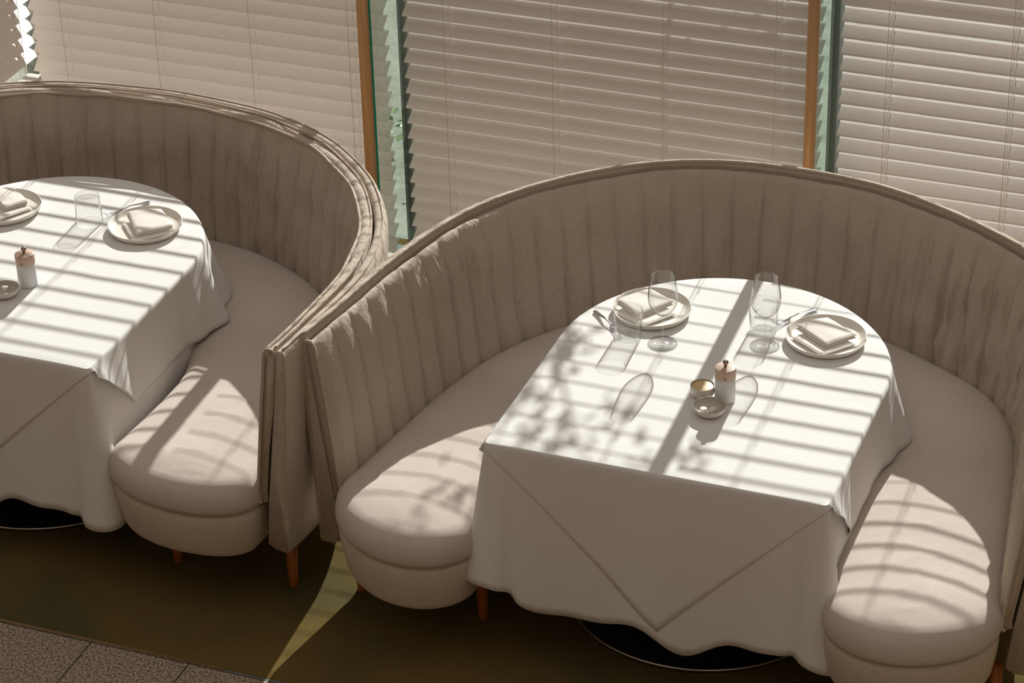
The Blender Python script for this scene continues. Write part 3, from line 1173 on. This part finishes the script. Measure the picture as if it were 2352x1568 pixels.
# corner order: left, back, right, front
napkin(-1.667, 6.80, fold_stack([(-1.770, 6.822), (-1.690, 6.900), (-1.578, 6.826), (-1.652, 6.738)],
                               [(-1.772, 6.775), (-1.698, 6.862), (-1.574, 6.796), (-1.656, 6.698)]), 'cream napkin folded square on the plate at the right end of the right table', 1.0)
napkin(-3.97, 6.80, fold_stack([(-4.073, 6.845), (-3.972, 6.902), (-3.878, 6.812), (-3.970, 6.722)],
                              [(-4.066, 6.797), (-3.960, 6.850), (-3.876, 6.792), (-3.968, 6.694)]), 'cream napkin folded on the plate beside the upturned tumbler', 2.0)
napkin(-4.48, 6.80, fold_stack([(-4.590, 6.830), (-4.530, 6.892), (-4.428, 6.817), (-4.480, 6.745)],
                              [(-4.570, 6.760), (-4.505, 6.850), (-4.406, 6.801), (-4.470, 6.690)]), 'cream napkin at the left edge of the view with one peaked corner', 3.0)
napkin(-2.24, 6.79, fold_stack([(-2.338, 6.794), (-2.256, 6.900), (-2.164, 6.848), (-2.246, 6.728)],
                              [(-2.330, 6.752), (-2.245, 6.875), (-2.142, 6.801), (-2.218, 6.696)]), 'cream napkin seen through the left wine glass', 4.0)


def wine_glass(x, y, label):
    root = thing('wine_glass', (x, y, ZC), label, 'wine glass', 'stemmed wine glasses')
    mb = MB()
    out = [(0.004, 0.0975), (0.012, 0.1015), (0.024, 0.1115), (0.036, 0.126), (0.0435, 0.143), (0.0458, 0.160), (0.0445, 0.180), (0.0405, 0.207), (0.0345, 0.238)]
    out = smooth_prof(out, 6)
    th = 0.0009
    inn = [(max(0.0, r - th), z + (0.002 if r < 0.02 else 0.0)) for r, z in out[::-1]]
    mb.lathe([(0.0, 0.0965)] + out + [(0.0341, 0.2386)] + inn + [(0.0, 0.1)], 72)
    mb.build('bowl', M['glass'], root)
    mb = MB()
    mb.lathe([(0.0, 0.006), (0.0085, 0.006), (0.0055, 0.012), (0.0038, 0.022), (0.0034, 0.05), (0.0034, 0.080), (0.0042, 0.093), (0.0058, 0.0985), (0, 0.0985)], 28)
    mb.build('stem', M['glass'], root)
    mb = MB()
    mb.lathe([(0.0, 0.0), (0.0455, 0.0), (0.0462, 0.0009), (0.0455, 0.0018), (0.030, 0.0024), (0.015, 0.0040), (0.008, 0.0068), (0.0, 0.0075)], 72)
    mb.build('foot', M['glass'], root)
    return root


wine_glass(-2.134, 6.637, 'stemmed wine glass in front of the left napkin on the right table')
wine_glass(-1.837, 6.722, 'stemmed wine glass standing before a tumbler on the right table')


def tumbler(x, y, label, upside=False, rz=0):
    mb = MB()
    out = smooth_prof([(0.0385, 0.0), (0.0405, 0.002), (0.0415, 0.008), (0.0425, 0.03), (0.0440, 0.065), (0.0455, 0.098)], 5)
    inn = smooth_prof([(0.0443, 0.0985), (0.0428, 0.065), (0.0410, 0.03), (0.0385, 0.016), (0.034, 0.0125), (0.026, 0.0118)], 5)
    pr = [(0.0, 0.0015), (0.030, 0.0012), (0.034, 0.0)] + out + [(0.0452, 0.0992)] + inn + [(0.0, 0.0116)]
    if upside:
        pr = [(r, 0.0994 - z) for r, z in pr][::-1]
    mb.lathe(pr, 72)
    o = mb.build('tumbler', M['glass'])
    o.location = (x, y, ZC)
    return tag(o, label, 'drinking glass', 'clear glass tumblers')


tumbler(-2.246, 6.640, 'clear tumbler beside a fork at the left of the right table')
tumbler(-1.868, 6.812, 'clear tumbler standing behind a wine glass on the right table')
tumbler(-4.188, 6.796, 'clear tumbler turned upside down on the left table', True)


def fork(x0, y0, x1, y1, label):
    """handle end (x0,y0) to tine tips (x1,y1)"""
    L_ = math.hypot(x1 - x0, y1 - y0)
    k = L_ / 0.172
    mb = MB()
    def zc(x):
        pts = [(0, 0.004), (0.03, 0.006), (0.07, 0.0125), (0.105, 0.0105), (0.118, 0.0035), (0.135, 0.003), (0.155, 0.007), (0.172, 0.0145)]
        return float(np.interp(x, [p[0] for p in pts], [p[1] for p in pts]))
    def strip(xs, cen, wid):
        V = []; n = len(xs)
        for x, c, w in zip(xs, cen, wid):
            z = zc(x)
            for (yy, dz) in ((-w, 0.0), (-w * .6, 0.0011), (w * .6, 0.0011), (w, 0.0), (w * .6, -0.0009), (-w * .6, -0.0009)):
                V.append((x * k, c + yy, z + dz))
        Fc = []
        for i in range(n - 1):
            for q in range(6):
                q2 = (q + 1) % 6
                Fc.append((i * 6 + q, (i + 1) * 6 + q, (i + 1) * 6 + q2, i * 6 + q2))
        Fc.append(tuple(range(6))); Fc.append(tuple((n - 1) * 6 + q for q in range(5, -1, -1)))
        mb.add(V, Fc)
    xs = [0, 0.003, 0.01, 0.03, 0.055, 0.08, 0.100, 0.110, 0.118, 0.124, 0.130]
    wd = [0.004, 0.0075, 0.0092, 0.0080, 0.0055, 0.0035, 0.0030, 0.0050, 0.0095, 0.0118, 0.0122]
    xf = np.linspace(0, 0.130, 34)
    strip(list(xf), [0] * 34, [float(np.interp(v, xs, wd)) for v in xf])
    for c in (-0.0102, -0.0034, 0.0034, 0.0102):
        xt = np.linspace(0.127, 0.172, 12)
        strip(list(xt), [c] * 12, [0.0019 - 0.0009 * (v - 0.127) / 0.045 for v in xt])
    o = mb.build('fork', M['steel'])
    o.location = (x0, y0, ZC - 0.0005)
    o.rotation_euler = (0, 0, math.atan2(y1 - y0, x1 - x0))
    return tag(o, label, 'fork', 'steel forks on the tables')


fork(-1.748, 6.985, -1.842, 6.840, 'steel fork between tumbler and plate at the right of the right table')
fork(-2.395, 6.757, -2.268, 6.640, 'steel fork at the left of the right table, its tines behind a tumbler')
fork(-4.060, 6.985, -4.153, 6.838, 'steel fork on the left table, between upturned tumbler and plate')


def pepper_mill(x, y, rz, label):
    root = thing('pepper_mill', (x, y, ZC), label, 'pepper mill', 'pepper mills with wooden tops', None, rz)
    mb = MB(); mb.lathe([(0, 0), (0.0288, 0.0), (0.0305, 0.0016), (0.0305, 0.0785), (0.0298, 0.0795), (0.0, 0.0795)], 64)
    mb.build('body', M['ceramic'], root)
    mb = MB(); mb.lathe([(0, 0.0798), (0.0306, 0.0798), (0.0312, 0.081), (0.0312, 0.1108), (0.0305, 0.1120), (0.0290, 0.1124), (0.020, 0.1140), (0.0, 0.1150)], 64)
    mb.build('wooden_top', M['millwood'], root)
    mb = MB(); mb.lathe([(0, 0.114), (0.0048, 0.116), (0.0044, 0.120)] + [(0.0088 * math.sin(a), 0.1278 - 0.0088 * math.cos(a)) for a in np.linspace(0.55, PI, 14)], 32)
    mb.build('knob', M['knob'], root)
    # small stamped emblem: a little four-legged beast over a baseline
    mb = MB()
    shapes = [[(-.0052, .0), (.0058, .0), (.0058, .0007), (-.0052, .0007)],
              [(-.0040, .0015), (-.0022, .0015), (-.0010, .0038), (.0018, .0040), (.0030, .0016), (.0046, .0016), (.0040, .0052), (.0026, .0066), (-.0012, .0060), (-.0034, .0040)],
              [(-.0026, .0058), (-.0004, .0062), (-.0004, .0082), (-.0022, .0086), (-.0036, .0074)],
              [(.0034, .0060), (.0050, .0070), (.0044, .0086), (.0036, .0084), (.0040, .0072)]]
    for sh in shapes:
        V = []
        for ly in (0.0314, 0.0310):
            for (a_, z_) in sh:
                ang = -PI / 2 + a_ / 0.0312
                V.append((ly * math.cos(ang), ly * math.sin(ang), 0.0845 + z_))
        L = len(sh)
        mb.add(V, [tuple(range(L)), tuple(range(2 * L - 1, L - 1, -1))] + [(q, L + q, L + (q + 1) % L, (q + 1) % L) for q in range(L)])
    o = mb.build('emblem', M['ink'], root, False)
    o['label'] = 'small dark stamped emblem'
    return root


pepper_mill(-1.861, 6.386, math.radians(15), 'white pepper mill with wooden top beside the two small bowls, right table')
pepper_mill(-4.168, 6.352, math.radians(8), 'white pepper mill with wooden top on the left table')


def low_dish(x, y, label):
    mb = MB()
    out = smooth_prof([(0.028, 0.0), (0.034, 0.002), (0.042, 0.010), (0.0472, 0.0195), (0.0488, 0.0262)], 5)
    inn = smooth_prof([(0.0468, 0.0268), (0.0448, 0.020), (0.039, 0.011), (0.030, 0.0055), (0.02, 0.0045)], 5)
    mb.lathe([(0, 0)] + out + [(0.0479, 0.0276)] + inn + [(0, 0.0042)], 72)
    o = mb.build('shallow_dish', [M['bowl'], M['dish']])
    kk = len(out) + 2
    for p in o.data.polygons:
        if p.normal.z > 0.05 and p.center.z > 0.003 and math.hypot(p.center.x, p.center.y) < 0.0470:
            p.material_index = 1
    o.location = (x, y, ZC)
    return tag(o, label, 'dish', 'shallow cream dishes')


DX, DY = -1.882, 6.302
low_dish(DX, DY, 'shallow cream dish holding two small white tablets, right table')
low_dish(-4.206, 6.268, 'shallow cream dish beside the pepper mill on the left table')


def tablet(x, y, z, rx, label):
    mb = MB(); mb.lathe([(0, 0), (0.0098, 0.0), (0.0104, 0.0008), (0.0104, 0.0112), (0.0098, 0.0120), (0.006, 0.0123), (0, 0.0119)], 28)
    o = mb.build('tablet', M['tablet'])
    o.location = (x, y, z)
    o.rotation_euler = (rx, 0, 0)
    return tag(o, label, 'compressed towel', 'pressed white towel tablets')


tablet(DX - 0.017, DY - 0.006, ZC + 0.0047, 0, 'small white pressed tablet in the dish, the left one in sunlight')
tablet(DX + 0.009, DY + 0.004, ZC + 0.0047, 0, 'small white pressed tablet in the dish, the right one in shade')
tablet(-4.216, 6.292, ZC + 0.0047, 0, 'small white pressed tablet in the dish on the left table')

BX, BY = -1.930, 6.388
mb = MB()
out = smooth_prof([(0.020, 0.0), (0.027, 0.003), (0.0345, 0.012), (0.0378, 0.022), (0.0375, 0.031), (0.0358, 0.0372)], 5)
inn = smooth_prof([(0.0335, 0.0374), (0.0345, 0.031), (0.0345, 0.022), (0.031, 0.012), (0.022, 0.006)], 5)
mb.lathe([(0, 0)] + out + [(0.0347, 0.0380)] + inn + [(0, 0.005)], 72)
o = mb.build('round_bowl', M['bowl'])
o.location = (BX, BY, ZC)
tag(o, 'small round cream bowl filled with yellow butter, beside the pepper mill', 'bowl')
mb = MB(); mb.lathe([(0, 0.0305), (0.0322, 0.0305), (0.0328, 0.0330), (0.030, 0.0345), (0.012, 0.0348), (0, 0.0352)], 56)
o = mb.build('butter', M['butter'])
o.location = (BX, BY, ZC)
tag(o, 'pale yellow butter filling the small round bowl', 'butter')
